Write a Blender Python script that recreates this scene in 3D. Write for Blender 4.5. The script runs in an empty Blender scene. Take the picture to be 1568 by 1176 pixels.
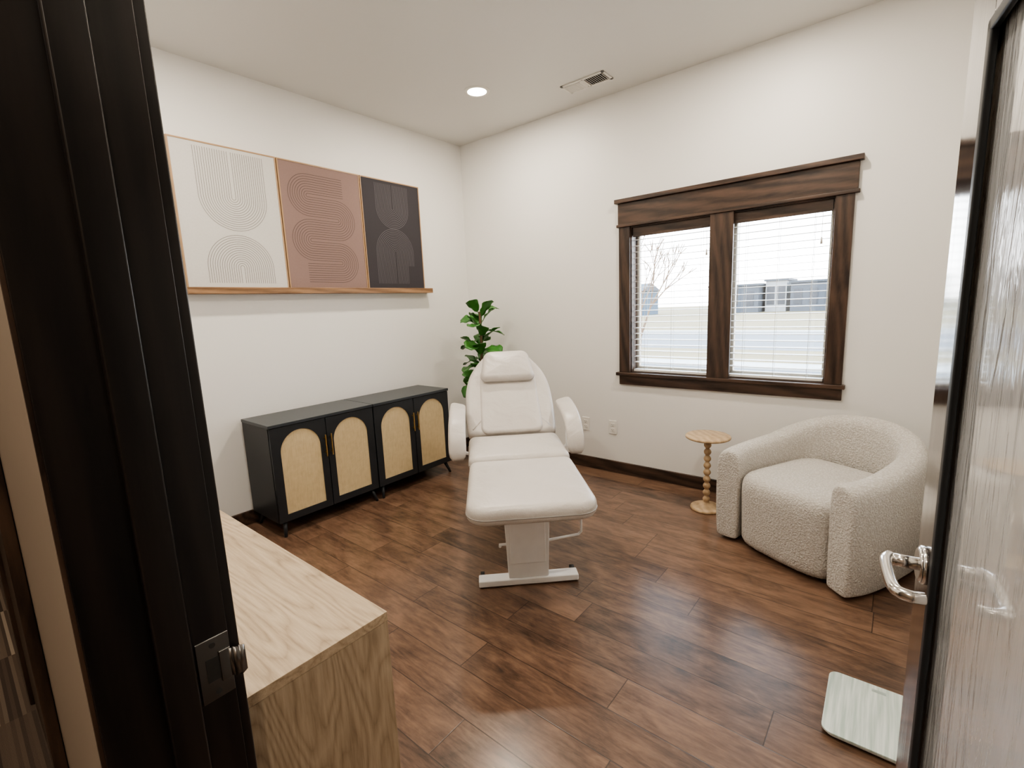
import bpy, bmesh, math, random
from mathutils import Vector, Matrix
random.seed(4)
scn=bpy.context.scene
COL=bpy.context.collection
# ------------------------------------------------------------------ helpers
def link(o):
    COL.objects.link(o); return o
def empty(name,loc=(0,0,0),rz=0):
    e=bpy.data.objects.new(name,None); e.empty_display_size=.1
    e.location=loc; e.rotation_euler=(0,0,rz); return link(e)
def mesh_obj(name,bm,mats,parent=None,smooth=False,bevel=0,seg=2,sub=0,mtx=None,angle=35):
    me=bpy.data.meshes.new(name)
    bmesh.ops.recalc_face_normals(bm,faces=bm.faces)
    bm.to_mesh(me); bm.free()
    if not isinstance(mats,(list,tuple)): mats=[mats]
    for m in mats: me.materials.append(m)
    o=link(bpy.data.objects.new(name,me))
    if mtx is not None: o.matrix_local=mtx
    if parent: o.parent=parent
    if smooth:
        for p in me.polygons: p.use_smooth=True
    if bevel:
        b=o.modifiers.new('b','BEVEL'); b.width=bevel; b.segments=seg; b.limit_method='ANGLE'; b.angle_limit=math.radians(angle)
        for p in me.polygons: p.use_smooth=True
        w=o.modifiers.new('wn','WEIGHTED_NORMAL'); w.keep_sharp=True
    if sub:
        s=o.modifiers.new('s','SUBSURF'); s.levels=sub; s.render_levels=sub
        for p in me.polygons: p.use_smooth=True
    return o
def box(bm,x0,x1,y0,y1,z0,z1,mi=0):
    vs=[bm.verts.new((x,y,z)) for x in (x0,x1) for y in (y0,y1) for z in (z0,z1)]
    for f in ((0,1,3,2),(4,6,7,5),(0,4,5,1),(2,3,7,6),(0,2,6,4),(1,5,7,3)):
        bm.faces.new([vs[i] for i in f]).material_index=mi
    return vs
def cyl(bm,p0,p1,r0,r1=None,n=20,mi=0,cap=True):
    r1=r0 if r1 is None else r1
    p0=Vector(p0);p1=Vector(p1);d=(p1-p0).normalized()
    a=d.orthogonal().normalized();b=d.cross(a)
    A=[bm.verts.new(p0+(a*math.cos(t)+b*math.sin(t))*r0) for t in [2*math.pi*i/n for i in range(n)]]
    B=[bm.verts.new(p1+(a*math.cos(t)+b*math.sin(t))*r1) for t in [2*math.pi*i/n for i in range(n)]]
    for i in range(n):
        f=bm.faces.new((A[i],A[(i+1)%n],B[(i+1)%n],B[i])); f.material_index=mi; f.smooth=True
    if cap:
        bm.faces.new(A).material_index=mi; bm.faces.new(B).material_index=mi
def lathe(bm,prof,n=32,mi=0,c=(0,0)):
    rings=[]
    for r,z in prof:
        if r<1e-5: rings.append([bm.verts.new((c[0],c[1],z))])
        else: rings.append([bm.verts.new((c[0]+r*math.cos(2*math.pi*i/n),c[1]+r*math.sin(2*math.pi*i/n),z)) for i in range(n)])
    for A,B in zip(rings[:-1],rings[1:]):
        for i in range(n):
            j=(i+1)%n
            if len(A)==1 and len(B)==1: continue
            if len(A)==1: f=bm.faces.new((A[0],B[j],B[i]))
            elif len(B)==1: f=bm.faces.new((A[i],A[j],B[0]))
            else: f=bm.faces.new((A[i],A[j],B[j],B[i]))
            f.material_index=mi; f.smooth=True
def tube(name,pts,r,mat,parent=None,cyc=False,res=6,mtx=None):
    c=bpy.data.curves.new(name,'CURVE'); c.dimensions='3D'; c.bevel_depth=r; c.bevel_resolution=res; c.use_fill_caps=True
    s=c.splines.new('POLY'); s.points.add(len(pts)-1)
    for p,q in zip(s.points,pts): p.co=(*q,1)
    s.use_cyclic_u=cyc; s.use_smooth=True
    c.materials.append(mat)
    o=link(bpy.data.objects.new(name,c))
    if mtx is not None: o.matrix_local=mtx
    if parent: o.parent=parent
    return o
def smoothpts(P,k=6,cyc=False):
    P=[Vector(p) for p in P]; out=[]; n=len(P)
    rng=range(n) if cyc else range(n-1)
    for i in rng:
        if cyc: p0,p1,p2,p3=P[i-1],P[i],P[(i+1)%n],P[(i+2)%n]
        else: p0,p1,p2,p3=P[max(i-1,0)],P[i],P[i+1],P[min(i+2,n-1)]
        for j in range(k):
            t=j/k
            out.append(.5*((2*p1)+(p2-p0)*t+(2*p0-5*p1+4*p2-p3)*t*t+(3*p1-p0-3*p2+p3)*t**3))
    if not cyc: out.append(P[-1])
    return out
# ------------------------------------------------------------------ materials
class N:
    def __init__(s,name):
        s.m=bpy.data.materials.new(name); s.m.use_nodes=True; s.t=s.m.node_tree
        s.b=s.t.nodes['Principled BSDF']; s.out=s.t.nodes['Material Output']
    def n(s,t,**k):
        x=s.t.nodes.new(t)
        for a,v in k.items(): setattr(x,a,v)
        return x
    def l(s,a,b): s.t.links.new(a,b)
    def math(s,op,a,b=None,c=None):
        x=s.n('ShaderNodeMath',operation=op)
        for i,v in enumerate((a,b,c)):
            if v is None: continue
            if isinstance(v,(int,float)): x.inputs[i].default_value=v
            else: s.l(v,x.inputs[i])
        return x.outputs[0]
    def coord(s,scale=(1,1,1),kind='Object'):
        tc=s.n('ShaderNodeTexCoord'); mp=s.n('ShaderNodeMapping'); mp.inputs['Scale'].default_value=scale
        s.l(tc.outputs[kind],mp.inputs[0]); return mp.outputs[0]
    def noise(s,vec,scale,detail=3,rough=.5,dist=0):
        x=s.n('ShaderNodeTexNoise'); s.l(vec,x.inputs['Vector']); x.inputs['Scale'].default_value=scale
        x.inputs['Detail'].default_value=detail; x.inputs['Roughness'].default_value=rough; x.inputs['Distortion'].default_value=dist
        return x.outputs['Fac']
    def ramp(s,fac,stops):
        x=s.n('ShaderNodeValToRGB'); s.l(fac,x.inputs[0]); e=x.color_ramp.elements
        while len(e)>len(stops): e.remove(e[-1])
        while len(e)<len(stops): e.new(.5)
        for el,(p,c) in zip(e,stops): el.position=p; el.color=(*c,1)
        return x.outputs[0]
    def mix(s,f,a,b,blend='MIX'):
        x=s.n('ShaderNodeMix',data_type='RGBA',blend_type=blend)
        for i,v in ((0,f),(6,a),(7,b)):
            if isinstance(v,(int,float)): x.inputs[i].default_value=v
            elif isinstance(v,tuple): x.inputs[i].default_value=(*v,1)
            else: s.l(v,x.inputs[i])
        return x.outputs[2]
    def bump(s,h,strength=.3,dist=.01):
        x=s.n('ShaderNodeBump'); x.inputs['Strength'].default_value=strength; x.inputs['Distance'].default_value=dist
        s.l(h,x.inputs['Height']); s.l(x.outputs[0],s.b.inputs['Normal'])
    def set(s,**k):
        for a,v in k.items():
            i=s.b.inputs[a.replace('_',' ')]
            if isinstance(v,tuple): i.default_value=(*v,1)
            elif isinstance(v,(int,float)): i.default_value=v
            else: s.l(v,i)
        return s
def plain(name,col,rough=.5,metal=0,nb=0,nscale=50,var=.06,bd=.003,**k):
    m=N(name); v=m.coord()
    f=m.noise(v,nscale*.3,2)
    c=m.mix(f,tuple(x*(1-var) for x in col),tuple(min(1,x*(1+var)) for x in col))
    m.set(Base_Color=c,Roughness=rough,Metallic=metal)
    m.set(**k)
    if nb: m.bump(m.noise(v,nscale,3),nb,bd)
    return m.m
def wood(name,dark,light,scale=(1,14,14),rough=.45,ns=2.2,bump=.15,coat=0,dist=1.2):
    m=N(name); v=m.coord(scale)
    a=m.noise(v,ns,6,.6,dist); b=m.noise(v,ns*6,4,.7)
    w=m.n('ShaderNodeTexWave',wave_type='BANDS',bands_direction='DIAGONAL'); m.l(v,w.inputs['Vector'])
    w.inputs['Scale'].default_value=ns*.45; w.inputs['Distortion'].default_value=7; w.inputs['Detail'].default_value=3; w.inputs['Detail Scale'].default_value=.8
    f=m.math('ADD',m.math('MULTIPLY',a,.55),m.math('ADD',m.math('MULTIPLY',b,.25),m.math('MULTIPLY',w.outputs['Fac'],.2)))
    c=m.ramp(f,[(.32,dark),(.66,light)])
    m.set(Base_Color=c,Roughness=rough,Coat_Weight=coat,Coat_Roughness=.1)
    m.bump(f,bump,.002); return m.m
def oak(name,axis,g=1.0):
    sc=[6.5,6.5,6.5]; sc[axis]=1.1; fs=[60,60,60]; fs[axis]=4
    m=N(name); v=m.coord(tuple(sc)); base=m.noise(v,1.0,2,.45,.35)
    rings=m.math('POWER',m.math('ABSOLUTE',m.math('SUBTRACT',m.math('MULTIPLY',m.math('FRACT',m.math('MULTIPLY',base,21)),2),1)),.6)
    fine=m.noise(m.coord(tuple(fs)),2.5,4,.7); broad=m.noise(m.coord(tuple(x*.35 for x in sc)),2,2)
    f=m.math('ADD',m.math('MULTIPLY',rings,.24),m.math('ADD',m.math('MULTIPLY',fine,.62),m.math('MULTIPLY',broad,.22)))
    c=m.ramp(f,[(.30,(.26*g,.19*g,.125*g)),(.52,(.43*g,.33*g,.225*g)),(.74,(.55*g,.44*g,.315*g))])
    m.set(Base_Color=c,Roughness=.5); m.bump(fine,.12,.001); return m.m
def wallmat(name,col,b=.12):
    m=N(name); v=m.coord()
    n1=m.noise(v,9,4,.55); n2=m.noise(v,1.2,2)
    c=m.mix(n2,tuple(x*.985 for x in col),col)
    m.set(Base_Color=c,Roughness=.48,Specular_IOR_Level=.5); m.bump(n1,b,.012); return m.m

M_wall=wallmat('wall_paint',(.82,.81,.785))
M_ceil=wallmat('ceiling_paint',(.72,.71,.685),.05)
M_hall=wallmat('hall_paint',(.36,.30,.24),.1)
M_trim=wood('dark_stained_trim',(.020,.012,.009),(.092,.055,.038),(1.2,10,10),.38)
M_trimv=wood('dark_stained_trim_vertical',(.020,.012,.009),(.085,.051,.035),(10,10,1.2),.38)
M_jamb=wood('espresso_jamb',(.006,.005,.005),(.020,.015,.013),(12,12,1),.32)
M_door=wood('espresso_door',(.008,.006,.005),(.03,.02,.016),(14,14,1),.10,bump=.35,coat=1)
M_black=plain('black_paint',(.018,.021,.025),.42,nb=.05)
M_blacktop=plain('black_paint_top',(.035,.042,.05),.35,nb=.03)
M_oak=oak('light_oak_laminate',0)
M_oakv=oak('light_oak_laminate_end',2,.9)
M_ash=wood('pale_turned_wood',(.42,.29,.17),(.64,.48,.31),(9,9,1.5),.45)
M_ledge=wood('picture_ledge_wood',(.16,.085,.04),(.38,.22,.115),(14,1,14),.4)
M_frame=plain('thin_frame_wood',(.42,.27,.15),.45,var=.15)
M_gold=plain('brass',(.62,.43,.18),.3,1.0)
M_chrome=plain('satin_chrome',(.72,.70,.68),.16,1.0)
M_steel=plain('brushed_steel_dark',(.22,.21,.20),.3,1.0)
def vinyl():
    m=N('cream_vinyl'); v=m.coord()
    a=m.noise(v,5,3,.5,.8); b=m.noise(v,160,2)
    h=m.math('ADD',a,m.math('MULTIPLY',b,.05))
    c=m.mix(m.noise(v,5,2),(.56,.525,.495),(.62,.585,.55))
    m.set(Base_Color=c,Roughness=.38,Coat_Weight=.25,Coat_Roughness=.3); m.bump(h,.5,.03); return m.m
M_leather=vinyl()
M_pipe=plain('vinyl_piping',(.32,.30,.28),.5)
M_white=plain('white_powdercoat',(.86,.86,.86),.35)
M_plastic=plain('white_plastic',(.78,.76,.72),.4)
M_darkslot=plain('dark_slot',(.03,.03,.03),.6)
M_greyslot=plain('grey_display',(.35,.42,.40),.3)
M_rubber=plain('dark_rubber',(.03,.03,.03),.7)
M_blind=plain('blind_slat_white',(.80,.78,.74),.45)
M_vinylwin=plain('window_sash_tan',(.62,.55,.45),.5)
M_lines1=plain('art_line_grey',(.22,.21,.20),.8)
M_lines2=plain('art_line_mauve',(.11,.078,.074),.8)
M_lines3=plain('art_line_charcoal',(.155,.145,.16),.8)
M_art1=plain('canvas_pale_grey',(.64,.625,.60),.85,nb=.1,nscale=300)
M_art2=plain('canvas_mauve',(.27,.185,.165),.85,nb=.1,nscale=300)
M_art3=plain('canvas_charcoal',(.042,.038,.045),.8,nb=.1,nscale=300)
M_bark=plain('bark',(.16,.10,.06),.8,nb=.4)
M_soil=plain('soil',(.05,.03,.02),.9,nb=.6)
M_pot=plain('white_ceramic_pot',(.7,.68,.65),.4)

def leafmat():
    m=N('fiddle_leaf'); v=m.coord()
    f=m.noise(v,14,3); c=m.mix(f,(.018,.10,.02),(.08,.26,.045))
    m.set(Base_Color=c,Roughness=.35,Specular_IOR_Level=.5); m.bump(m.noise(v,40,2),.3,.004); return m.m
M_leaf=leafmat()
def boucle():
    m=N('cream_boucle'); v=m.coord()
    vo=m.n('ShaderNodeTexVoronoi',feature='SMOOTH_F1'); m.l(v,vo.inputs['Vector']); vo.inputs['Scale'].default_value=130
    n=m.noise(v,100,4,.6,1.2)
    h=m.math('ADD',m.math('MULTIPLY',vo.outputs['Distance'],-1.0),n)
    c=m.ramp(h,[(.0,(.60,.565,.52)),(.40,(.80,.775,.735))])
    m.set(Base_Color=c,Roughness=.95,Sheen_Weight=.2); m.bump(h,.85,.008); return m.m
M_boucle=boucle()
def rattan():
    m=N('woven_rattan'); v=m.coord()
    sx=m.n('ShaderNodeSeparateXYZ'); m.l(v,sx.inputs[0])
    a=m.math('SINE',m.math('MULTIPLY',sx.outputs[0],900)); b=m.math('SINE',m.math('MULTIPLY',sx.outputs[1],900))
    h=m.math('MULTIPLY',a,b); nz=m.noise(v,30,3)
    streak=m.noise(m.coord((60,6,6)),2,2)
    f=m.math('ADD',m.math('MULTIPLY',h,.14),m.math('ADD',m.math('MULTIPLY',nz,.2),m.math('MULTIPLY',streak,.25)))
    c=m.ramp(f,[(.05,(.50,.38,.21)),(.25,(.68,.54,.32)),(.5,(.77,.64,.41))])
    m.set(Base_Color=c,Roughness=.65); m.bump(h,.4,.002); return m.m
M_rattan=rattan()
def floormat():
    m=N('walnut_plank_floor'); tc=m.n('ShaderNodeTexCoord'); s=m.n('ShaderNodeSeparateXYZ'); m.l(tc.outputs['Object'],s.inputs[0])
    x,y=s.outputs[0],s.outputs[1]
    W=.165
    yy=m.math('DIVIDE',m.math('ADD',y,.03),W); row=m.math('FLOOR',yy); fy=m.math('FRACT',yy)
    wn=m.n('ShaderNodeTexWhiteNoise',noise_dimensions='1D'); m.l(row,wn.inputs['W'])
    xs=m.math('ADD',m.math('DIVIDE',x,1.05),m.math('MULTIPLY',wn.outputs['Value'],7.3)); col=m.math('FLOOR',xs); fx=m.math('FRACT',xs)
    cb=m.n('ShaderNodeCombineXYZ'); m.l(row,cb.inputs[0]); m.l(col,cb.inputs[1])
    w2=m.n('ShaderNodeTexWhiteNoise',noise_dimensions='2D'); m.l(cb.outputs[0],w2.inputs['Vector']); r=w2.outputs['Value']
    c2=m.n('ShaderNodeCombineXYZ')
    m.l(m.math('ADD',m.math('MULTIPLY',x,1.8),m.math('MULTIPLY',r,37)),c2.inputs[0]); m.l(m.math('MULTIPLY',y,11),c2.inputs[1]); m.l(m.math('MULTIPLY',r,11),c2.inputs[2])
    g=m.noise(c2.outputs[0],1.6,6,.62,1.5); g2=m.noise(c2.outputs[0],9,4,.7)
    c3=m.n('ShaderNodeCombineXYZ'); m.l(m.math('ADD',x,m.math('MULTIPLY',r,5)),c3.inputs[0]); m.l(m.math('MULTIPLY',y,2.0),c3.inputs[1])
    blot=m.noise(c3.outputs[0],5,4,.62,.8)
    f=m.math('ADD',m.math('MULTIPLY',g,.38),m.math('ADD',m.math('MULTIPLY',g2,.26),m.math('MULTIPLY',blot,.36)))
    f=m.math('ADD',f,m.math('MULTIPLY',m.math('SUBTRACT',r,.5),.12))
    c=m.ramp(f,[(.34,(.040,.024,.017)),(.46,(.125,.072,.047)),(.62,(.235,.143,.095))])
    ey=m.math('MINIMUM',fy,m.math('SUBTRACT',1,fy)); ex=m.math('MULTIPLY',m.math('MINIMUM',fx,m.math('SUBTRACT',1,fx)),1.05/W)
    e=m.math('MINIMUM',ey,ex); gap=m.math('SMOOTH_MIN',m.math('MULTIPLY',e,60),1,.2)
    c=m.mix(gap,(.018,.011,.008),c)
    rg=m.math('ADD',.24,m.math('MULTIPLY',g2,.14))
    m.set(Base_Color=c,Roughness=rg,Specular_IOR_Level=.5,Coat_Weight=.35,Coat_Roughness=.2)
    m.bump(m.math('ADD',m.math('MULTIPLY',gap,.6),m.math('MULTIPLY',g,.5)),.2,.003); return m.m
M_floor=floormat()
def carpet():
    m=N('hall_carpet'); v=m.coord(); s=m.n('ShaderNodeSeparateXYZ'); m.l(v,s.inputs[0])
    cb=m.n('ShaderNodeCombineXYZ'); m.l(m.math('FLOOR',m.math('MULTIPLY',s.outputs[1],90)),cb.inputs[0]); m.l(m.math('FLOOR',m.math('MULTIPLY',s.outputs[0],2)),cb.inputs[1])
    w=m.n('ShaderNodeTexWhiteNoise',noise_dimensions='2D'); m.l(cb.outputs[0],w.inputs['Vector'])
    c=m.ramp(w.outputs['Value'],[(0,(.05,.035,.028)),(.6,(.13,.095,.07)),(1,(.34,.28,.22))])
    m.set(Base_Color=c,Roughness=.95); m.bump(m.noise(v,300,2),.5,.004); return m.m
M_carpet=carpet()
def rainglass():
    m=N('rain_glass'); v=m.coord((14,14,1.6))
    h=m.noise(v,2.2,3,.5,1.2)
    m.set(Base_Color=(.68,.69,.70),Roughness=.10,Transmission_Weight=.2,Coat_Weight=1,Coat_Roughness=.04,IOR=1.5); m.bump(h,.45,.01); return m.m
M_rain=rainglass()
def scaleglass():
    m=N('scale_glass_reflection_stripes')
    f=m.noise(m.coord((45,2,1)),2,3)
    c=m.ramp(f,[(.35,(.42,.52,.48)),(.65,(.66,.73,.70))])  # stripe reflections on the glass, painted into its base colour
    m.set(Base_Color=c,Roughness=.12,Coat_Weight=1,Coat_Roughness=.03); return m.m
M_scale=scaleglass()
def emit(name,col,st):
    m=N(name); e=m.n('ShaderNodeEmission'); e.inputs[0].default_value=(*col,1); e.inputs[1].default_value=st
    m.l(e.outputs[0],m.out.inputs[0]); return m.m
M_emit=emit('downlight_lens',(1,.90,.74),14)
def pane():
    m=N('window_pane_glass'); t=m.n('ShaderNodeBsdfTransparent'); g=m.n('ShaderNodeBsdfGlossy'); g.inputs['Roughness'].default_value=.02
    x=m.n('ShaderNodeMixShader'); x.inputs[0].default_value=.05; m.l(t.outputs[0],x.inputs[1]); m.l(g.outputs[0],x.inputs[2]); m.l(x.outputs[0],m.out.inputs[0]); return m.m
M_pane=pane()
M_grass=plain('dry_grass',(.17,.125,.055),.9,nscale=1,var=.3)
M_asphalt=plain('asphalt',(.11,.11,.115),.85,nscale=2,var=.12)
M_kerb=plain('concrete_kerb',(.36,.35,.33),.85,nscale=2,var=.12)
M_bldg=plain('far_building_grey',(.055,.062,.075),.7)
M_bldg2=plain('far_building_blue',(.045,.08,.12),.7)
M_bldgw=plain('far_building_white',(.28,.28,.28),.7)
M_bldgd=plain('far_building_window',(.02,.025,.035),.3)

# ------------------------------------------------------------------ camera
X=Vector((.7753,-.0699,.6277)).normalized()
Y=Vector((.6312,.1497,-.7610)); Y=(Y-X*Y.dot(X)).normalized()
Z=X.cross(Y)
C=Vector((3.39,-3.48,1.40))
MM=Matrix((X,Y,Z)).to_4x4(); MM.translation=C
cd=bpy.data.cameras.new('camera'); cd.lens=727/1568*36; cd.sensor_width=36; cd.clip_start=.01; cd.clip_end=500
cam=link(bpy.data.objects.new('camera',cd)); cam.matrix_world=MM
scn.camera=cam

# ------------------------------------------------------------------ room shell
H=2.93; WR=3.74; YE=-3.27; YH=-3.418
HX0,HX1,HY=-2.2,5.2,-5.0
bm=bmesh.new(); box(bm,-.15,WR+.15,YH,.15,-.1,0); mesh_obj('floor',bm,M_floor)
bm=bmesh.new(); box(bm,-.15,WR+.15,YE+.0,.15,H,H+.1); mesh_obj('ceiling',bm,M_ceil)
bm=bmesh.new(); box(bm,-.15,0,YE,.15,0,H); mesh_obj('wall_left',bm,M_wall)
bm=bmesh.new(); box(bm,WR,WR+.15,YE,.15,0,H); mesh_obj('wall_right',bm,M_wall)
wx0,wx1,wz0,wz1=1.745,3.045,.84,1.965
bm=bmesh.new()
box(bm,0,wx0,0,.15,0,H); box(bm,wx1,WR,0,.15,0,H); box(bm,wx0,wx1,0,.15,0,wz0); box(bm,wx0,wx1,0,.15,wz1,H)
mesh_obj('wall_back',bm,M_wall)
dx0,dx1,dz=2.65,3.56,2.06
def entry(bm,y0,y1):
    box(bm,-.15,dx0-.02,y0,y1,0,H); box(bm,dx1+.02,WR+.15,y0,y1,0,H); box(bm,dx0-.02,dx1+.02,y0,y1,dz+.02,H)
bm=bmesh.new(); entry(bm,YE-.07,YE); mesh_obj('wall_front',bm,M_wall)
bm=bmesh.new(); entry(bm,YH,YE-.07)
box(bm,HX0,-.15,YH,YE-.07,0,H); box(bm,WR+.15,HX1,YH,YE-.07,0,H)
mesh_obj('wall_hall_near',bm,M_hall)
bm=bmesh.new(); box(bm,HX0,HX1,HY-.1,HY,0,H); mesh_obj('wall_hall_far',bm,M_hall)
bm=bmesh.new(); box(bm,HX0-.1,HX0,HY,YH,0,H); mesh_obj('wall_hall_left',bm,M_hall)
bm=bmesh.new(); box(bm,HX1,HX1+.1,HY,YH,0,H); mesh_obj('wall_hall_right',bm,M_hall)
bm=bmesh.new(); box(bm,HX0,HX1,HY,YH,-.1,0); mesh_obj('floor_hall_carpet',bm,M_carpet)
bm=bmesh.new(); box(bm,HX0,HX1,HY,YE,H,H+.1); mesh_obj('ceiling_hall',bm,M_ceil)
bh=.095
bm=bmesh.new(); box(bm,0.0,WR,-.016,0,0,bh); mesh_obj('baseboard_back',bm,M_trim,bevel=.004)
bm=bmesh.new(); box(bm,0,.016,YE,-.016,0,bh); mesh_obj('baseboard_left',bm,M_trim,bevel=.004)
bm=bmesh.new(); box(bm,WR-.016,WR,YE,-.016,0,bh); mesh_obj('baseboard_right',bm,M_trim,bevel=.004)
bm=bmesh.new(); box(bm,.016,dx0-.1,YE,YE+.016,0,bh); mesh_obj('baseboard_front',bm,M_trim,bevel=.004)
e=empty('trim_door_frame',(dx0,YE,0))
def L(bm): 
    bmesh.ops.translate(bm,verts=bm.verts,vec=(-dx0,-YE,0)); return bm
bm=bmesh.new(); box(bm,dx0-.02,dx0,YH-.0,YE+.005,0,dz+.02); box(bm,dx1,dx1+.02,YH,YE+.005,0,dz+.02); box(bm,dx0-.02,dx1+.02,YH,YE+.005,dz,dz+.02)
mesh_obj('jambs',L(bm),M_jamb,e,bevel=.0015)
ys=YE+.005-.048
bm=bmesh.new(); box(bm,dx0,dx0+.012,ys-.04,ys,0,dz); box(bm,dx1-.012,dx1,ys-.04,ys,0,dz); box(bm,dx0,dx1,ys-.04,ys,dz-.012,dz)
mesh_obj('stops',L(bm),M_jamb,e,bevel=.003)
bm=bmesh.new(); box(bm,dx0-.095,dx0-.006,YE,YE+.02,0,dz+.1); box(bm,dx1+.006,dx1+.095,YE,YE+.02,0,dz+.1); box(bm,dx0-.006,dx1+.006,YE,YE+.02,dz+.006,dz+.1)
mesh_obj('room_casing',L(bm),M_jamb,e,bevel=.003)
bm=bmesh.new(); box(bm,dx0-.012,dx0-.004,YH-.004,YH,0,dz+.1)
mesh_obj('hall_edge_casing',L(bm),M_trimv,e)
bm=bmesh.new()
box(bm,dx0,dx0+.0025,ys+.004,YE+.004,.852,.948)
box(bm,dx0+.0025,dx0+.006,YE-.012,YE+.003,.876,.924)
mesh_obj('strike_plate',L(bm),M_steel,e,bevel=.001)
bm=bmesh.new(); box(bm,dx0+.002,dx0+.003,ys+.014,YE-.012,.882,.918)
for z in (.863,.937): cyl(bm,(dx0+.002,ys+.025,z),(dx0+.0032,ys+.025,z),.004)
mesh_obj('strike_slot',L(bm),M_darkslot,e)
bm=bmesh.new(); pr=[(.003,-.002),(.010,.004),(.014,.012),(.013,.020)]
for (a,b),(c_,d_) in zip(pr[:-1],pr[1:]):
    f=[bm.verts.new(q) for q in ((a,b,.876),(c_,d_,.880),(c_,d_,.920),(a,b,.924))]; bm.faces.new(f)
bmesh.ops.remove_doubles(bm,verts=bm.verts,dist=1e-5)
o=mesh_obj('strike_lip',bm,M_steel,e,smooth=True); s_=o.modifiers.new('s','SOLIDIFY'); s_.thickness=.002

bm=bmesh.new(); box(bm,1.78,1.88,YH-.024,YH-.001,0,2.15); box(bm,.96,1.78,YH-.024,YH-.001,2.05,2.15); box(bm,.86,.96,YH-.024,YH-.001,0,2.15)
box(bm,.96,1.78,YH-.012,YH-.001,.0,2.05)
mesh_obj('trim_hall_doorway',bm,M_trimv,bevel=.003)

# ------------------------------------------------------------------ window
w=empty('window_1',(2.395,0,0))
def LW(bm): bmesh.ops.translate(bm,verts=bm.verts,vec=(-2.395,0,0)); return bm
bm=bmesh.new(); box(bm,1.655,3.145,-.026,0,1.97,2.135); box(bm,1.635,3.165,-.05,0,2.135,2.165); box(bm,1.645,3.155,-.034,0,1.962,1.982)
mesh_obj('head_casing',LW(bm),M_trim,w,bevel=.003)
bm=bmesh.new(); box(bm,1.66,1.75,-.022,0,.85,1.962); box(bm,3.04,3.132,-.022,0,.85,1.962); box(bm,2.335,2.485,-.024,.0,.85,1.962)
box(bm,2.36,2.46,0,.13,.85,1.962)
mesh_obj('side_casings',LW(bm),M_trimv,w,bevel=.003)
bm=bmesh.new(); box(bm,1.64,3.15,-.045,.0,.825,.85); box(bm,1.66,3.135,-.022,0,.752,.825); mesh_obj('stool_and_apron',LW(bm),M_trim,w,bevel=.003)
bm=bmesh.new(); box(bm,1.745,3.045,0,.13,.841,.855); box(bm,1.745,1.757,0,.13,.855,1.965); box(bm,3.033,3.045,0,.13,.855,1.965); box(bm,1.757,3.033,0,.13,1.953,1.965)
mesh_obj('jamb_extension',LW(bm),M_trim,w)
for k,(a,b) in enumerate(((1.757,2.36),(2.46,3.033))):
    bm=bmesh.new(); t=.035
    box(bm,a,b,.095,.13,.855,.855+t); box(bm,a,b,.095,.13,1.953-t,1.953); box(bm,a,a+t*.6,.095,.13,.855+t,1.953-t); box(bm,b-t*.6,b,.095,.13,.855+t,1.953-t)
    mesh_obj('sash_%d'%(k+1),LW(bm),M_vinylwin,w,bevel=.003)
    bm=bmesh.new(); box(bm,a+.02,b-.02,.108,.112,.88,1.93); mesh_obj('pane_%d'%(k+1),LW(bm),M_pane,w)
for k,(a,b) in enumerate(((1.762,2.355),(2.465,3.028))):
    o_=Vector(((a+b)/2,.05,1.9))
    e2=empty('window_blind' if k==0 else 'window_blind.001',o_)
    def LB(bm): bmesh.ops.translate(bm,verts=bm.verts,vec=-o_); return bm
    bm=bmesh.new(); box(bm,a,b,.012,.022,1.885,1.952); box(bm,a,b,.022,.085,1.90,1.952); mesh_obj('valance',LB(bm),M_trim,e2)
    bm=bmesh.new()
    z=1.865
    while z>.90:
        dzz=.024*math.sin(math.radians(3))
        vs=box(bm,a+.004,b-.004,.05-.024,.05+.024,z-.0014,z+.0014)
        for v in vs: v.co.z+= (v.co.y-.05)/.024*dzz
        z-=.0445
    box(bm,a+.002,b-.002,.024,.076,.858,.874)
    mesh_obj('slats',LB(bm),M_blind,e2)
    bm=bmesh.new()
    for x in (a+.09,(a+b)/2,b-.09):
        for y in (.024,.076): cyl(bm,(x,y,.87),(x,y,1.9),.0012,n=6)
    cyl(bm,(a+.05,.018,1.35),(a+.05,.018,1.89),.002,n=6)
    cyl(bm,(b-.05,.016,1.74),(b-.05,.016,1.89),.0015,n=6); cyl(bm,(b-.05,.016,1.70),(b-.05,.016,1.74),.007,.004,n=10)
    mesh_obj('cords',LB(bm),M_blind,e2)

# ------------------------------------------------------------------ outlets, vent, downlights
for k,x in enumerate((1.335,1.59)):
    e2=empty('wall_outlet' if k==0 else 'wall_outlet.001',(x,0,.38))
    bm=bmesh.new(); box(bm,-.036,.036,-.006,0,-.058,.058); mesh_obj('plate',bm,M_plastic,e2,bevel=.003)
    bm=bmesh.new()
    for z in (-.021,.021): box(bm,-.017,.017,-.0085,-.005,z-.014,z+.014)
    mesh_obj('receptacle',bm,M_plastic,e2,bevel=.003)
    bm=bmesh.new()
    for z in (-.021,.021):
        for xx in (-.007,.006): box(bm,xx-.001,xx+.001,-.0092,-.008,z-.002,z+.007)
        cyl(bm,(0,-.0092,z-.008),(0,-.008,z-.008),.0025,n=8)
    mesh_obj('slots',bm,M_darkslot,e2)
e2=empty('ceiling_vent',(1.56,-.305,H))
bm=bmesh.new(); a,b=.17,.075
box(bm,-a,a,-b,-b+.02,-.008,0); box(bm,-a,a,b-.02,b,-.008,0); box(bm,-a,-a+.02,-b,b,-.008,0); box(bm,a-.02,a,-b,b,-.008,0); box(bm,-.006,.006,-b,b,-.008,0)
mesh_obj('grille_frame',bm,M_plastic,e2,bevel=.002)
bm=bmesh.new()
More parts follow.
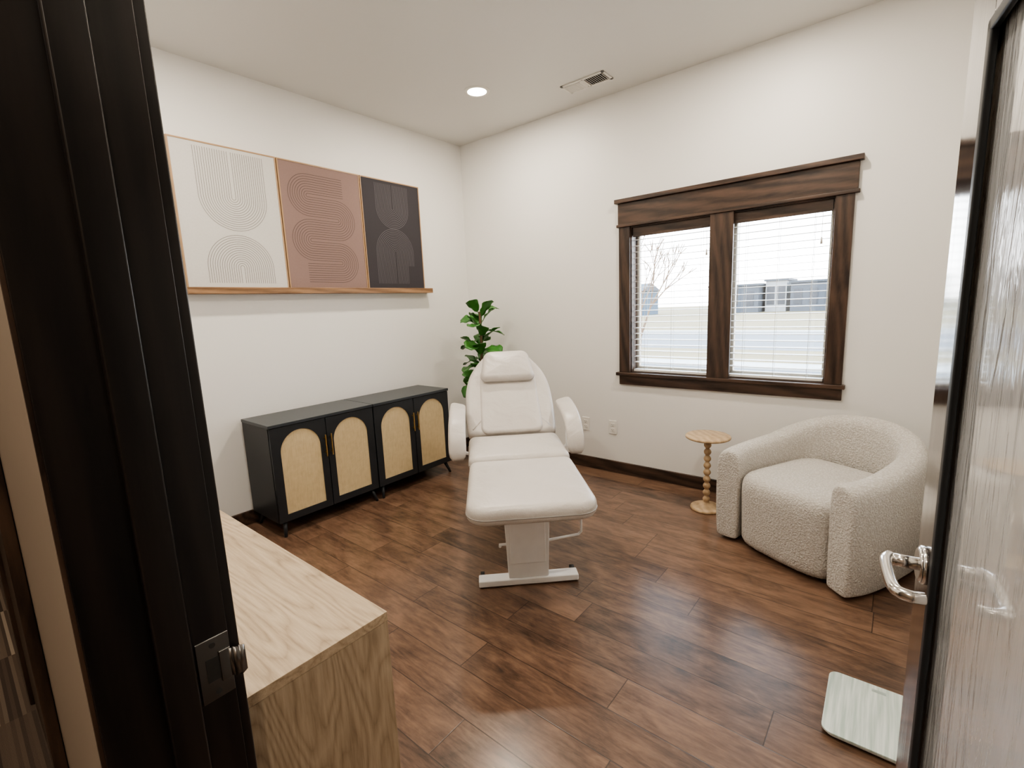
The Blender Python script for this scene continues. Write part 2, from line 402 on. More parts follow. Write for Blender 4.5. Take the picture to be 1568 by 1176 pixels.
for side in (-1,1):
    for i in range(9):
        x=side*(.02+i*.0155)
        vs=box(bm,x-.0012,x+.0012,-b+.02,b-.02,-.014,-.001)
        for v in vs: v.co.x+= (-v.co.z-.0075)*1.3*side
mesh_obj('louvers',bm,M_plastic,e2)
bm=bmesh.new(); box(bm,-a+.02,a-.02,-b+.02,b-.02,-.0012,-.0002); mesh_obj('duct_opening',bm,M_darkslot,e2)
for k,(x,y) in enumerate(((.92,-.74),(2.72,-.74),(.92,-2.5),(2.72,-2.5))):  # last two are unseen, added for soft fill near the entry
    e2=empty('recessed_downlight' if k==0 else 'recessed_downlight.%03d'%k,(x,y,H))
    bm=bmesh.new(); lathe(bm,[(.068,-.004),(.072,-.007),(.090,-.005),(.094,0)],40); mesh_obj('trim_ring',bm,M_plastic,e2)
    bm=bmesh.new(); lathe(bm,[(0,-.0045),(.068,-.0045)],40); mesh_obj('lens',bm,M_emit,e2)
    ld=bpy.data.lights.new('downlight','AREA'); ld.shape='DISK'; ld.size=.13; ld.energy=12.5; ld.color=(1,.89,.75)
    lo=link(bpy.data.objects.new('lamp',ld)); lo.parent=e2; lo.location=(0,0,-.012)
for k,x in enumerate((.4,3.0,4.6)):  # unseen lamps added in the hall to brighten the room from the entry side
    ld=bpy.data.lights.new('hall_fill_light','AREA'); ld.shape='DISK'; ld.size=.16; ld.energy=14; ld.color=(1,.87,.72)
    lo=link(bpy.data.objects.new('hall_fill_light' if k==0 else 'hall_fill_light.%03d'%k,ld)); lo.location=(x,-4.3,H-.02)

# ------------------------------------------------------------------ wall art
PL=Matrix(((0,0,1,0),(1,0,0,0),(0,1,0,0),(0,0,0,1)))  # local x->Y, y->Z, z->X
def strip(bm,pts,wd=.0030,z=.0345,mi=0):
    pts=[Vector(p) for p in pts]; L_=[];R_=[]
    for i,p in enumerate(pts):
        d=(pts[min(i+1,len(pts)-1)]-pts[max(i-1,0)]).normalized(); n=Vector((-d.y,d.x))
        L_.append(bm.verts.new((*(p+n*wd/2),z))); R_.append(bm.verts.new((*(p-n*wd/2),z)))
    for i in range(len(pts)-1): bm.faces.new((L_[i],R_[i],R_[i+1],L_[i+1])).material_index=mi
def arc(c,r,a0,a1,n=28): return [(c[0]+r*math.cos(math.radians(a0+(a1-a0)*i/n)),c[1]+r*math.sin(math.radians(a0+(a1-a0)*i/n))) for i in range(n+1)]
def art(name,y0,y1,z0,z1,bg,lm,draw):
    e2=empty(name,(0,y0,z0)); Wd=y1-y0; Ht=z1-z0
    bm=bmesh.new(); f=.008
    box(bm,0,Wd,0,f,.002,.037); box(bm,0,Wd,Ht-f,Ht,.002,.037); box(bm,0,f,f,Ht-f,.002,.037); box(bm,Wd-f,Wd,f,Ht-f,.002,.037)
    mesh_obj('frame',bm,M_frame,e2,mtx=PL)
    bm=bmesh.new(); box(bm,f,Wd-f,f,Ht-f,.004,.034); mesh_obj('canvas',bm,bg,e2,mtx=PL)
    bm=bmesh.new(); draw(bm,Wd,Ht); mesh_obj('line_drawing',bm,lm,e2,mtx=PL)
def d1(bm,Wd,Ht):
    c=(.33,.57)
    for i in range(15):
        r=.012+i*.0135
        strip(bm,[(c[0]-r,Ht-.03)]+arc(c,r,180,360)+[(c[0]+r,Ht-.03)])
    for i in range(15):
        r=.012+i*.0135
        strip(bm,[(c[0]-r,.04)]+arc((c[0],.14),r,180,0)+[(c[0]+r,.04)])
def d2(bm,Wd,Ht):
    for k in range(9):
        o=-.066+k*.0165; xl,xr=.20,.42; R=.0775
        ys_=[.74,.585,.43,.275,.12]; p=[(xr+.06,ys_[0]+o)]
        for i in range(4):
            if i%2==0: p+=arc((xl,(ys_[i]+ys_[i+1])/2),R+o,90,270,18)
            else: p+=arc((xr,(ys_[i]+ys_[i+1])/2),R-o,90,-90,18)
        p+=[(xl-.05,ys_[4]+o)]
        strip(bm,p,.0034)
def d3(bm,Wd,Ht):
    c=(Wd/2,.66)
    for i in range(12):
        r=.012+i*.0135
        strip(bm,[(c[0]-r,Ht-.03)]+arc(c,r,180,360)+[(c[0]+r,Ht-.03)],.0026)
    c=(Wd/2,.31)
    for i in range(14):
        r=.012+i*.0135
        strip(bm,[(c[0]-r,.05)]+arc(c,r,180,0)+[(c[0]+r,.05 if i<9 else .2)],.0026)
ZA=1.585; ZT=2.462
art('framed_wall_art',-2.445,-1.822,ZA,ZT,M_art1,M_lines1,d1)
art('framed_wall_art.001',-1.815,-1.178,ZA,ZT,M_art2,M_lines2,d2)
art('framed_wall_art.002',-1.171,-.585,ZA,ZT,M_art3,M_lines3,d3)
bm=bmesh.new(); box(bm,0,.085,-2.46,-.535,1.555,1.5845); box(bm,.075,.085,-2.46,-.535,1.5845,1.596)
mesh_obj('picture_ledge_shelf',bm,M_ledge,bevel=.002)

# ------------------------------------------------------------------ rattan cabinets
def curve2d(name,loops,depth,mat,parent,mtx,bev=0):
    c=bpy.data.curves.new(name,'CURVE'); c.dimensions='2D'; c.fill_mode='BOTH'; c.extrude=depth/2; c.bevel_depth=bev
    for lp in loops:
        s=c.splines.new('POLY'); s.points.add(len(lp)-1)
        for p,q in zip(s.points,lp): p.co=(q[0],q[1],0,1)
        s.use_cyclic_u=True
    c.materials.append(mat); o=link(bpy.data.objects.new(name,c)); o.matrix_local=mtx; o.parent=parent; return o
def archloop(x0,x1,z0,z1):
    r=(x1-x0)/2; cx=(x0+x1)/2
    return [(x0,z0),(x1,z0)]+arc((cx,z1-r),r,0,180,24)
def cabinet(name,y0,y1):
    XF=.42; e2=empty(name,(.03,y0,0)); Wd=y1-y0; D=XF-.03; zb,zt=.095,.738
    bm=bmesh.new()
    box(bm,0,D-.02,0,.018,zb,zt-.02); box(bm,0,D-.02,Wd-.018,Wd,zb,zt-.02); box(bm,0,D-.02,.018,Wd-.018,zb,zb+.018); box(bm,0,.008,.018,Wd-.018,zb+.018,zt-.02)
    box(bm,.01,D-.03,.018,Wd-.018,.40,.415)
    mesh_obj('carcass',bm,M_black,e2,bevel=.001)
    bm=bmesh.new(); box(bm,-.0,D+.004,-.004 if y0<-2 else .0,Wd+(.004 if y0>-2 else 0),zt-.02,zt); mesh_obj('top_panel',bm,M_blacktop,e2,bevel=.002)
    for k in range(2):
        a=.003+k*(Wd/2); b=a+Wd/2-.006; z0,z1=zb+.002,zt-.023
        mt=Matrix.Translation((D-.010,0,0))@PL
        g0=.055 if k==0 else .045; g1=.045 if k==0 else .055
        al=archloop(a+g0,b-g1,z0+.045,z1-.035)
        curve2d('door_frame_%d'%(k+1),[[(a,z0),(b,z0),(b,z1),(a,z1)],al],.018,M_black,e2,mt)
        bm=bmesh.new(); box(bm,a+g0-.01,b-g1+.01,z0+.035,z1-.025,-.004,.003); mesh_obj('rattan_panel_%d'%(k+1),bm,M_rattan,e2,mtx=mt)
        yc=(b-.018) if k==0 else (a+.018); bm=bmesh.new(); zc=.53
        box(bm,D+.016,D+.024,yc-.004,yc+.004,zc-.075,zc+.075)
        for zz in (zc-.05,zc+.05): box(bm,D-.002,D+.017,yc-.004,yc+.004,zz-.004,zz+.004)
        mesh_obj('handle_%d'%(k+1),bm,M_gold,e2,bevel=.001)
    bm=bmesh.new()
    for (px,sx) in ((.05,-.025),(D-.04,.04)):
        for (py,sy) in ((.05,-.03),(Wd-.05,.03)):
            cyl(bm,(px,py,zb+.002),(px+sx,py+sy*.8,0),.016,.009,n=14)
    mesh_obj('legs',bm,M_black,e2)
cabinet('rattan_door_cabinet',-2.245,-1.497)
cabinet('rattan_door_cabinet.001',-1.493,-.745)

# ------------------------------------------------------------------ oak dresser
dx_0,dx_1,dy0,dy1,dtop=1.25,2.545,YE+.018,-2.925,.742
e2=empty('oak_dresser',(dx_0,dy0,0)); Wd=dx_1-dx_0; D=dy1-dy0
bm=bmesh.new(); box(bm,0,Wd,0,D,dtop-.022,dtop); mesh_obj('top_panel',bm,M_oak,e2,bevel=.0012)
bm=bmesh.new(); box(bm,Wd-.022,Wd-.0005,0,D-.0005,0,dtop-.0225); box(bm,0,.022,0,D,0,dtop-.0225); mesh_obj('side_panels',bm,M_oakv,e2,bevel=.001)
bm=bmesh.new(); box(bm,.022,Wd-.022,.0,.01,.05,dtop-.022); box(bm,.022,Wd-.022,.0,D-.03,.05,.07); mesh_obj('back_and_base',bm,M_oak,e2)
bm=bmesh.new()
for i in range(2):
    for j in range(3):
        xa=.025+i*(Wd-.05)/2; zz=.075+j*.212
        box(bm,xa+.002,xa+(Wd-.05)/2-.002,D-.022,D-.002,zz,zz+.205)
mesh_obj('drawer_fronts',bm,M_oak,e2,bevel=.002)
bm=bmesh.new()
for i in range(2):
    for j in range(3):
        xa=.025+(i+.5)*(Wd-.05)/2; zz=.075+j*.212+.11
        box(bm,xa-.06,xa+.06,D+.014,D+.022,zz-.004,zz+.004); box(bm,xa-.05,xa-.044,D-.003,D+.015,zz-.004,zz+.004); box(bm,xa+.044,xa+.05,D-.003,D+.015,zz-.004,zz+.004)
mesh_obj('drawer_pulls',bm,M_gold,e2)

# ------------------------------------------------------------------ open door with rain-glass panel
hx,hy=3.558,-3.255; fx,fy=3.443,-2.37
ang=math.atan2(fy-hy,fx-hx); DL=math.hypot(fx-hx,fy-hy)
e2=empty('door_1',(hx,hy,0)); e2.rotation_euler=(0,0,ang)
T=.044; z0,z1=.012,2.045; st=.125; pz0,pz1=.28,1.76
bm=bmesh.new()
box(bm,0,st,-T,0,z0,z1); box(bm,DL-st,DL,-T,0,z0,z1); box(bm,st,DL-st,-T,0,z0,pz0); box(bm,st,DL-st,-T,0,pz1,z1)
mesh_obj('stiles_and_rails',bm,M_door,e2,bevel=.002)
bm=bmesh.new(); q=.016
for ya,yb in ((-.004,.006),(-T-.006,-T+.004)):
    box(bm,st-.002,st+q,ya,yb,pz0,pz1); box(bm,DL-st-q,DL-st+.002,ya,yb,pz0,pz1); box(bm,st,DL-st,ya,yb,pz0-.002,pz0+q); box(bm,st,DL-st,ya,yb,pz1-q,pz1+.002)
mesh_obj('glazing_bead',bm,M_black,e2,bevel=.003)
bm=bmesh.new(); box(bm,st,DL-st,-.020,-.010,pz0,pz1); mesh_obj('rain_glass_panel',bm,M_rain,e2)
for sgn,yb in ((1,0),(-1,-T)):
    hxx=DL-.07; zc=.925
    bm=bmesh.new()
    cyl(bm,(hxx,yb,zc),(hxx,yb+sgn*.008,zc),.033,.033,n=36); cyl(bm,(hxx,yb+sgn*.008,zc),(hxx,yb+sgn*.012,zc),.033,.026,n=36)
    cyl(bm,(hxx,yb+sgn*.012,zc),(hxx,yb+sgn*.05,zc),.011,n=20)
    mesh_obj('lever_rose_%d'%(1 if sgn>0 else 2),bm,M_chrome,e2)
    pts=smoothpts([(hxx+.004,yb+sgn*.050,zc+.003),(hxx-.02,yb+sgn*.058,zc+.004),(hxx-.075,yb+sgn*.058,zc),(hxx-.108,yb+sgn*.054,zc-.001),(hxx-.120,yb+sgn*.038,zc-.001),(hxx-.118,yb+sgn*.020,zc-.001)],6)
    tube('lever_%d'%(1 if sgn>0 else 2),pts,.0095,M_chrome,e2)
bm=bmesh.new(); box(bm,DL-.0005,DL+.002,-T/2-.012,-T/2+.012,.87,.98); box(bm,DL,DL+.012,-T/2-.006,-T/2+.006,.915,.935); mesh_obj('latch',bm,M_steel,e2)
bm=bmesh.new()
for z in (.25,1.02,1.8): cyl(bm,(-.003,.004,z),(-.003,.004,z+.09),.006,n=12)
mesh_obj('hinges',bm,M_steel,e2)

# ------------------------------------------------------------------ facial treatment chair
ux,uy=-.69,.724
P0=Vector((2.247,-1.981,0))
rz=math.atan2(uy,ux)-math.pi/2
fc=empty('facial_treatment_chair',P0,rz)
def resample(ol,step):
    out=[]
    for i,p in enumerate(ol):
        q=ol[(i+1)%len(ol)]; d=(q-p).length
        if d<1e-5: continue
        k=max(1,int(round(d/step)))
        for j in range(k): out.append(p.lerp(q,j/k))
    return out
def cushion(name,outline,th,origin,pitch,mat=M_leather,bev=.028,piping=True,crown=0):
    mt=Matrix.Translation(origin)@Matrix.Rotation(pitch,4,'X')
    bm=bmesh.new()
    ol=resample([Vector((p[0],p[1],0)) for p in outline],.018); n=len(ol)
    xs=[p.x for p in ol]; ysx=[p.y for p in ol]
    cen=Vector(((max(xs)+min(xs))/2,(max(ysx)+min(ysx))/2,0))
    rings=[]
    nr=[]
    for i in range(n):
        acc=Vector()
        for k in (-1,0):
            a=ol[(i+k)%n]; b=ol[(i+k+1)%n]; d=(b-a).normalized(); acc+=Vector((d.y,-d.x,0))
        nr.append(acc.normalized())
    def ring(ins,z):
        return [bm.verts.new((p.x-nn.x*ins,p.y-nn.y*ins,z)) for p,nn in zip(ol,nr)]
    b_=bev
    for k in range(5):
        a=math.pi/2*k/4; rings.append(ring(b_*.7*(1-math.sin(a)),-th+b_*.7*(1-math.cos(a))))
    for k in range(7):
        a=math.pi/2*k/6; rings.append(ring(b_*(1-math.cos(a)),-b_+b_*math.sin(a)))
    for A,B in zip(rings[:-1],rings[1:]):
        for i in range(n): bm.faces.new((A[i],A[(i+1)%n],B[(i+1)%n],B[i]))
    bm.faces.new(rings[0][::-1])
    prev=rings[-1]
    for s_ in (.9,.78,.64,.48,.32,.16):
        cur=[bm.verts.new((cen.x+(v.co.x-cen.x)*s_,cen.y+(v.co.y-cen.y)*s_,crown*(1-s_**2.5))) for v in rings[-1]]
        for i in range(n): bm.faces.new((prev[i],prev[(i+1)%n],cur[(i+1)%n],cur[i]))
        prev=cur
    cv=bm.verts.new((cen.x,cen.y,crown))
    for i in range(n): bm.faces.new((prev[i],prev[(i+1)%n],cv))
    o=mesh_obj(name,bm,mat,fc,smooth=True,mtx=mt)
    if piping: tube(name+'_piping',[(p.x*1.002,p.y,-th*.62) for p in ol],.003,M_pipe,fc,cyc=True,mtx=mt)
    return o
def rrect(w,y0,y1,rf,rb,w2=None,n=7):
    w2=w if w2 is None else w2; pts=[]
    for c,a0 in (((w-rf,y0+rf),-90),((w2-rb,y1-rb),0),((-w2+rb,y1-rb),90),((-w+rf,y0+rf),180)):
        r=rf if a0 in(-90,180) else rb
        pts+=arc(c,r,a0,a0+90,n)
    return pts
cushion('legrest_cushion',rrect(.288,0,.590,.09,.045,.276),.085,(0,0,.570),math.radians(2.5),bev=.036,crown=.014)
cushion('seat_cushion',rrect(.280,.0,.490,.045,.045,.285),.09,(0,.604,.606),math.radians(-1.5),bev=.038,crown=.018)
half=[(.255,0),(.280,.01),(.288,.045)]+[tuple(p)[:2] for p in smoothpts([(.292,.10,0),(.296,.20,0),(.292,.36,0),(.268,.48,0),(.225,.57,0),(.18,.635,0),(.14,.675,0),(.10,.69,0)],4)]
back=half+[(-p[0],p[1]) for p in half[::-1]]
BA=math.radians(44)
cushion('backrest_cushion',back,.085,(0,1.09,.600),BA,bev=.035,crown=.004)
cushion('backrest_center_pad',rrect(.200,.0,.52,.045,.045,.192),.04,(0,1.09-.010,.614),BA,bev=.020,piping=False,crown=.006)
cushion('headrest_pillow',rrect(.182,0,.25,.04,.06,.162),.075,(0,1.09+.395*math.cos(BA)-.060,.6+.395*math.sin(BA)+.058),BA,bev=.036,piping=True,crown=.010)
for s in (-1,1):
    path=smoothpts([(0,1.20,.770),(0,1.10,.768),(0,.97,.75),(0,.86,.71),(0,.795,.64),(0,.77,.54)],4)
    bm=bmesh.new(); rings=[]; tilt=math.radians(14)*s
    for i,p in enumerate(path):
        d=(path[min(i+1,len(path)-1)]-path[max(i-1,0)]).normalized(); nn=Vector((0,-d.z,d.y)); 
        k={0:.6,1:.88,2:.98}.get(min(i,len(path)-1-i),1.0)
        ring=[]; sd_=Vector((1,0,0))
        ax=sd_*math.cos(tilt)-nn*math.sin(tilt); an=nn*math.cos(tilt)+sd_*math.sin(tilt)
        for q in range(24):
            a=2*math.pi*q/24; cx=abs(math.cos(a))**.5*math.copysign(1,math.cos(a)); sy=abs(math.sin(a))**.5*math.copysign(1,math.sin(a))
            ring.append(bm.verts.new(p+Vector((s*.345,0,0))+ax*cx*.050*k+an*sy*.027*k))
        rings.append(ring)
    for A,B in zip(rings[:-1],rings[1:]):
        for q in range(24): bm.faces.new((A[q],A[(q+1)%24],B[(q+1)%24],B[q]))
    bm.faces.new(rings[0]); bm.faces.new(rings[-1])
    nm='right' if s>0 else 'left'
    mesh_obj('armrest_'+nm,bm,M_leather,fc,smooth=True)
    tube('armrest_bracket_'+nm,[(s*.26,1.0,.50),(s*.335,1.0,.52),(s*.342,1.0,.72)],.012,M_white,fc)
bm=bmesh.new()
box(bm,-.22,.22,.12,1.10,.468,.494); 
box(bm,-.13,.13,.32,.62,.40,.468)
mesh_obj('under_frame',bm,M_white,fc,bevel=.004)
bm=bmesh.new()
box(bm,-.255,.255,.335,.405,.006,.040); box(bm,-.28,.28,1.20,1.27,.012,.046); box(bm,-.06,.06,.40,1.22,.014,.044)
mesh_obj('floor_base',bm,M_white,fc,bevel=.006)
bm=bmesh.new()
vs=box(bm,-.118,.118,.345,.40,.04,.47)
for v in vs:
    if v.co.z<.1: v.co.x*=.86
box(bm,-.09,.09,.338,.346,.12,.36)
mesh_obj('lift_column',bm,M_white,fc,bevel=.004)
bm=bmesh.new()
for xx in (-.10,.075):
    vs=box(bm,xx,xx+.025,0,.05,.05,.47)
    for v in vs: v.co.y+= 1.15 if v.co.z<.2 else .60
mesh_obj('rear_scissor_arms',bm,M_white,fc,bevel=.003)
bm=bmesh.new(); vs=box(bm,-.10,.10,1.20,1.52,.50,.525)
for v in vs: v.co.z+=(v.co.y-1.18)*.95-.02
mesh_obj('back_support',bm,M_white,fc,bevel=.003)
tube('footrest_bar',[(.10,.36,.225),(.27,.40,.225),(.285,.40,.24),(.285,.40,.37),(.10,.40,.45)],.007,M_white,fc)
tube('release_lever',[(-.10,.36,.22),(-.14,.36,.22),(-.14,.34,.22)],.007,M_white,fc)
bm=bmesh.new()
for xx,yy in ((.235,.42),(-.235,.42),(.26,1.19),(-.26,1.19)): cyl(bm,(xx-.01,yy,.022),(xx+.01,yy,.022),.022,n=20)
mesh_obj('castors',bm,M_rubber,fc)

# ------------------------------------------------------------------ boucle armchair
ac=empty('boucle_barrel_armchair',(3.135,-.48,0),math.radians(-26.5))
bm=bmesh.new(); Rr=.33; path=[]
def hgt(t): return .545+.155*(t**1.4)
fr=-.375
path.append((-Rr+.012,fr,0)); 
for i in range(1,6): path.append((-Rr-(.012*math.sin(i/6*math.pi)),fr+(0-fr)*i/6,i/6*.35))
for i in range(0,25):
    a=math.pi-math.pi*i/24; sn=math.sin(a)
    path.append((Rr*math.copysign(abs(math.cos(a))**.85,math.cos(a)),Rr*1.02*abs(sn)**.85,.35+.65*sn))
for i in range(5,0,-1): path.append((Rr+(.012*math.sin(i/6*math.pi)),fr+(0-fr)*i/6,i/6*.35))
path.append((Rr-.012,fr,0))
th=.068; rings=[]; n=len(path); sections=[]
for i,(x,y,t) in enumerate(path):
    p=Vector((x,y,0)); a=path[max(i-1,0)]; b=path[min(i+1,n-1)]
    d=Vector((b[0]-a[0],b[1]-a[1],0)).normalized(); nn=Vector((-d.y,d.x,0))
    sections.append((p,nn,hgt(t),1.0,d))
f0=sections[0]; f1=sections[-1]
ext0=[(f0[0]-f0[4]*.030,f0[1],f0[2]-.010,.88,f0[4]),(f0[0]-f0[4]*.018,f0[1],f0[2]-.003,.97,f0[4])]
ext1=[(f1[0]+f1[4]*.018,f1[1],f1[2]-.003,.97,f1[4]),(f1[0]+f1[4]*.030,f1[1],f1[2]-.010,.88,f1[4])]
sections=ext0+sections+ext1
for p,nn,h,k,d in sections:
    tt=th*k; ring=[]; zb=.018
    prof=[(-tt*.8,zb),(tt*.84,zb),(tt*.92,zb+.012),(tt*1.0,zb+.08),(tt*1.08,h*.35),(tt*1.10,h*.6),(tt*1.06,h-.09),(tt*.92,h-.035),(tt*.55,h-.006),(0,h+.003),(-tt*.55,h-.006),(-tt*.92,h-.035),(-tt*1.02,h-.09),(-tt*.95,h*.5),(-tt*.88,zb+.06),(-tt*.84,zb+.01)]
    for o_,z in prof: ring.append(bm.verts.new(p+nn*o_+Vector((0,0,z))))
    rings.append(ring)
m_=len(rings[0])
for A,B in zip(rings[:-1],rings[1:]):
    for q in range(m_): bm.faces.new((A[q],A[(q+1)%m_],B[(q+1)%m_],B[q]))
for R0 in (rings[0],rings[-1]):
    c0=sum((v.co for v in R0),Vector())/m_
    mid=[bm.verts.new(c0+(v.co-c0)*.75) for v in R0]
    for q in range(m_): bm.faces.new((R0[q],R0[(q+1)%m_],mid[(q+1)%m_],mid[q]))
    bm.faces.new(mid)
mesh_obj('curved_back_and_arms',bm,M_boucle,ac,sub=2)
bm=bmesh.new(); rings=[]
def seatring(k,z,dy=0):
    r=[]
    for i in range(48):
        a=2*math.pi*i/48; cx=math.copysign(abs(math.cos(a))**.32,math.cos(a)); sy=math.copysign(abs(math.sin(a))**.32,math.sin(a))
        bul=-.028*(1-cx*cx) if sy<0 else 0
        r.append(bm.verts.new((cx*.272*k,-.075+sy*.315*k+bul*abs(sy)+dy,z)))
    return r
for k,z,dy in ((.98,.018,.004),(.995,.03,.002),(1,.18,.0),(1.005,.30,-.004),(1.005,.365,-.006),(.985,.400,-.004),(.94,.421,0),(.85,.432,0),(.6,.440,0),(.3,.443,0)):
    rings.append(seatring(k,z,dy))
for A,B in zip(rings[:-1],rings[1:]):
    for q in range(48): bm.faces.new((A[q],A[(q+1)%48],B[(q+1)%48],B[q]))
bm.faces.new(rings[0]); bm.faces.new(rings[-1])
mesh_obj('seat_cushion',bm,M_boucle,ac,sub=1)
bm=bmesh.new(); lathe(bm,[(0,0),(.26,0),(.26,.03),(0,.03)],40); mesh_obj('swivel_base',bm,M_rubber,ac)

# ------------------------------------------------------------------ turned side table
st_=empty('turned_side_table',(2.45,-.33,0))
bm=bmesh.new(); lathe(bm,[(0,.492),(.130,.492),(.139,.497),(.141,.503),(.139,.510),(.132,.514),(0,.514)],48); mesh_obj('round_top',bm,M_ash,st_)
bm=bmesh.new(); prof=[(0,0),(.098,0),(.102,.006),(.100,.016),(.090,.022),(.062,.026),(.056,.034),(.040,.040),(.020,.046)]
zz=.046; nb=9; hb=(.47-.046)/nb
for i in range(nb):
    for j in range(1,7):
        a=j/6*math.pi; prof.append((.011+.013*math.sin(a),zz+hb*j/6))
    zz+=hb
prof+=[(.024,.474),(.034,.482),(.05,.492),(0,.492)]
lathe(bm,prof,28); mesh_obj('turned_column_and_base',bm,M_ash,st_)

# ------------------------------------------------------------------ scale on floor
sc=empty('bathroom_scale',(3.42,-1.70,0),math.radians(1))
bm=bmesh.new(); pts=[]
for c,a0 in (((.115,-.125),-90),((.115,.125),0),((-.115,.125),90),((-.115,-.125),180)): pts+=arc(c,.03,a0,a0+90,6)
def slab(bm,pts,za,zb,mi=0):
    A=[bm.verts.new((p[0],p[1],za)) for p in pts];B=[bm.verts.new((p[0],p[1],zb)) for p in pts]
    bm.faces.new(A[::-1]).material_index=mi; bm.faces.new(B).material_index=mi
    for i in range(len(pts)): bm.faces.new((A[i],A[(i+1)%len(pts)],B[(i+1)%len(pts)],B[i])).material_index=mi
slab(bm,pts,.016,.023); mesh_obj('glass_platform',bm,M_scale,sc,bevel=.001)
bm=bmesh.new(); slab(bm,[(p[0]*.95,p[1]*.95) for p in pts],.006,.016); 
for xx in (-.11,.11):
    for yy in (-.12,.12): cyl(bm,(xx,yy,0),(xx,yy,.008),.014)
mesh_obj('base_body',bm,M_white,sc)
bm=bmesh.new(); box(bm,-.02,.02,.118,.132,.0231,.0234); mesh_obj('display',bm,M_greyslot,sc)

# ------------------------------------------------------------------ fiddle leaf plant
pl=empty('potted_fiddle_leaf_fig',(.48,-.36,0))
bm=bmesh.new(); lathe(bm,[(0,0),(.105,0),(.115,.02),(.14,.25),(.142,.27),(.132,.27),(.128,.235),(0,.235)],36); mesh_obj('planter_pot',bm,M_pot,pl)
bm=bmesh.new(); lathe(bm,[(0,.24),(.127,.236)],24); mesh_obj('soil',bm,M_soil,pl)
tube('trunk',smoothpts([(0,0,.22),(.01,.01,.5),(-.01,.0,.8),(.012,-.008,1.1),(.0,0,1.37)],6),.011,M_bark,pl)
bm=bmesh.new()
def leaf(bm,base,az,el,Ln,Wd,roll=0):
    rows=[]; ns=10
    R_=Matrix.Rotation(az,3,'Z')@Matrix.Rotation(-el,3,'Y')@Matrix.Rotation(roll,3,'X')
    for i in range(ns+1):
        t=i/ns
        wd=Wd*(.30+.70*t**.9)*math.sqrt(max(0,1-abs(2*t-1)**3.2))+Wd*.04
        bend=-.22*Ln*t*t
        row=[]
        for j in (-1,-.5,0,.5,1):
            wav=.007*math.sin(t*15+j*3)*abs(j)
            row.append(bm.verts.new(Vector(base)+R_@Vector((Ln*t+.025,wd/2*j,bend+abs(j)*wd*.10+wav))))
        rows.append(row)
    for A,B in zip(rows[:-1],rows[1:]):
        for j in range(4): f=bm.faces.new((A[j],B[j],B[j+1],A[j+1])); f.smooth=True
    cyl(bm,Vector(base),Vector(base)+R_@Vector((.035,0,0)),.003,n=6,mi=0,cap=False)
nl=38
for i in range(nl):
    t=i/(nl-1); z=.60+.77*t; az=i*2.4+random.uniform(-.3,.3)
    if i%2: el=math.radians(-25+32*t+random.uniform(-12,12))
    else: el=math.radians(42+20*t+random.uniform(-10,10))
    Ln=.20-.045*t+random.uniform(-.015,.015)
    leaf(bm,(.01*math.cos(az),.01*math.sin(az),z),az,el,Ln,Ln*.90,random.uniform(-.7,.7))
o=mesh_obj('leaves',bm,M_leaf,pl,smooth=True)
sd=o.modifiers.new('s','SOLIDIFY'); sd.thickness=.0015

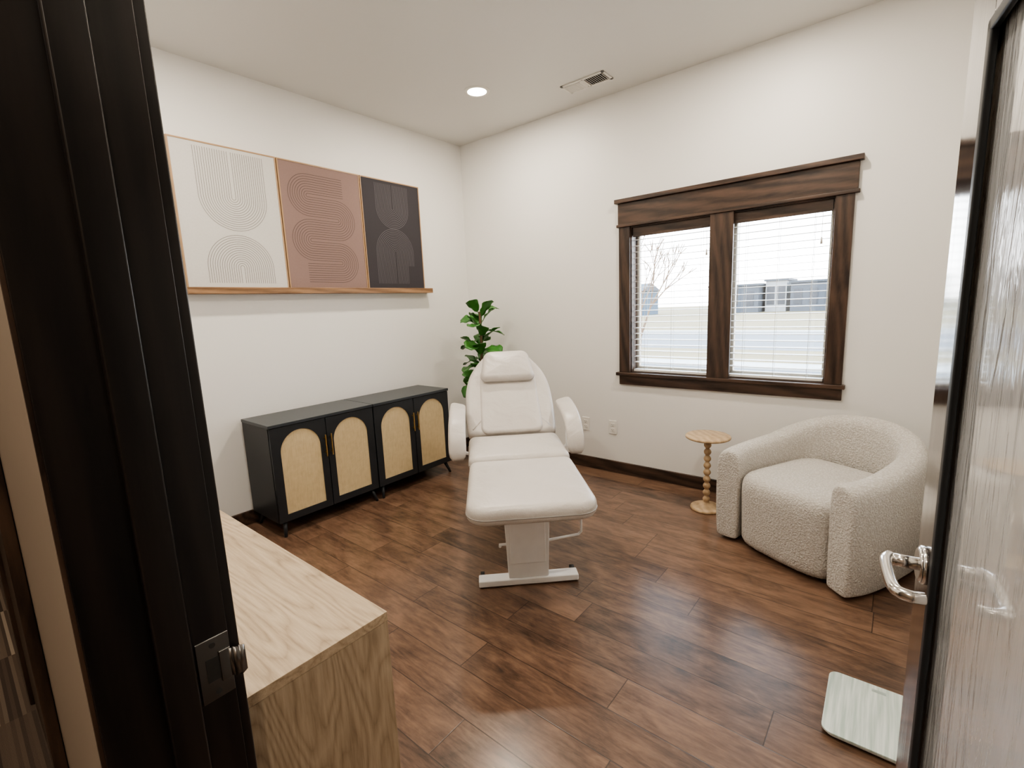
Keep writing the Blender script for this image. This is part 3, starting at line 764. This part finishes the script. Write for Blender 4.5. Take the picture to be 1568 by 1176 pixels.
# ------------------------------------------------------------------ exterior
bm=bmesh.new(); box(bm,-60,60,.3,27,-.7,-.6); mesh_obj('ground_parking_lot',bm,M_asphalt)
bm=bmesh.new(); box(bm,-90,90,27,140,-.7,-.58); mesh_obj('ground_dry_grass',bm,M_grass)
bm=bmesh.new(); box(bm,-60,60,11,12.2,-.6,-.55); box(bm,-60,60,26,27,-.6,-.52); mesh_obj('ground_kerb',bm,M_kerb)
bm=bmesh.new(); box(bm,-60,60,12.2,16,-.6,-.56); mesh_obj('ground_verge',bm,M_grass)
def bldg(name,x0,x1,y,h,mat,gable=False):
    e3=empty(name,((x0+x1)/2,y,-.58)); wv=(x1-x0)/2
    bm=bmesh.new(); box(bm,-wv,wv,0,6,0,h); mesh_obj('walls',bm,mat,e3)
    bm=bmesh.new()
    if gable:
        v=[bm.verts.new(q) for q in ((-wv-.3,-.3,h),(wv+.3,-.3,h),(wv+.3,6.3,h),(-wv-.3,6.3,h),(-wv-.3,3,h+1.1),(wv+.3,3,h+1.1))]
        for f in ((0,1,5,4),(2,3,4,5),(0,4,3),(1,2,5),(0,3,2,1)): bm.faces.new([v[i] for i in f])
    else: box(bm,-wv-.2,wv+.2,-.2,6.2,h,h+.25)
    mesh_obj('roof',bm,M_bldg,e3)
    bm=bmesh.new(); k=max(2,int((x1-x0)/1.6))
    for i in range(k):
        xx=-wv+(i+.5)*(2*wv/k); box(bm,xx-.45,xx+.45,-.05,0,.9,h-.7)
    mesh_obj('windows',bm,M_bldgd,e3)
bldg('distant_building',-17,-11,64,3.4,M_bldg)
bldg('distant_building.001',-10.6,-8.2,66,3.9,M_bldgw)
bldg('distant_building.002',-7.6,-1,65,3.5,M_bldg)
bldg('distant_building.003',-31,-25,60,3.4,M_bldg2,gable=True)
bldg('distant_building.004',-40,-33,62,2.8,M_bldg)
tr=empty('bare_tree',(-1.9,8.2,-.6))
def branch(pl_,p,d,Ln,r,dep):
    q=p+d*Ln; pl_.append((p,q,r,r*.68))
    if dep==0: return
    for k in range(3 if dep>2 else 2):
        nd=(d+Vector((random.uniform(-.55,.55),random.uniform(-.55,.55),random.uniform(-.05,.35)))).normalized()
        branch(pl_,q,nd,Ln*random.uniform(.62,.82),r*.66,dep-1)
L2=[]; branch(L2,Vector((0,0,0)),Vector((.05,0,1)),1.1,.05,5)
bm=bmesh.new()
for a,b,r0,r1 in L2: cyl(bm,a,b,max(r0,.010),max(r1,.008),n=6,cap=False)
mesh_obj('branches',bm,M_bark,tr)

# ------------------------------------------------------------------ world
w=bpy.data.worlds.new('sky'); scn.world=w; w.use_nodes=True
nt=w.node_tree; bg=nt.nodes['Background']
tc=nt.nodes.new('ShaderNodeTexCoord'); sp=nt.nodes.new('ShaderNodeSeparateXYZ'); rp=nt.nodes.new('ShaderNodeValToRGB')
nt.links.new(tc.outputs['Generated'],sp.inputs[0]); nt.links.new(sp.outputs[2],rp.inputs[0]); nt.links.new(rp.outputs[0],bg.inputs[0])
rp.color_ramp.elements[0].color=(.98,.99,1,1); rp.color_ramp.elements[1].color=(.64,.81,1,1); rp.color_ramp.elements[1].position=.6
bg.inputs[1].default_value=7.5
scn.view_settings.view_transform='AgX'
scn.view_settings.look='AgX - Medium High Contrast'
scn.view_settings.exposure=0.72
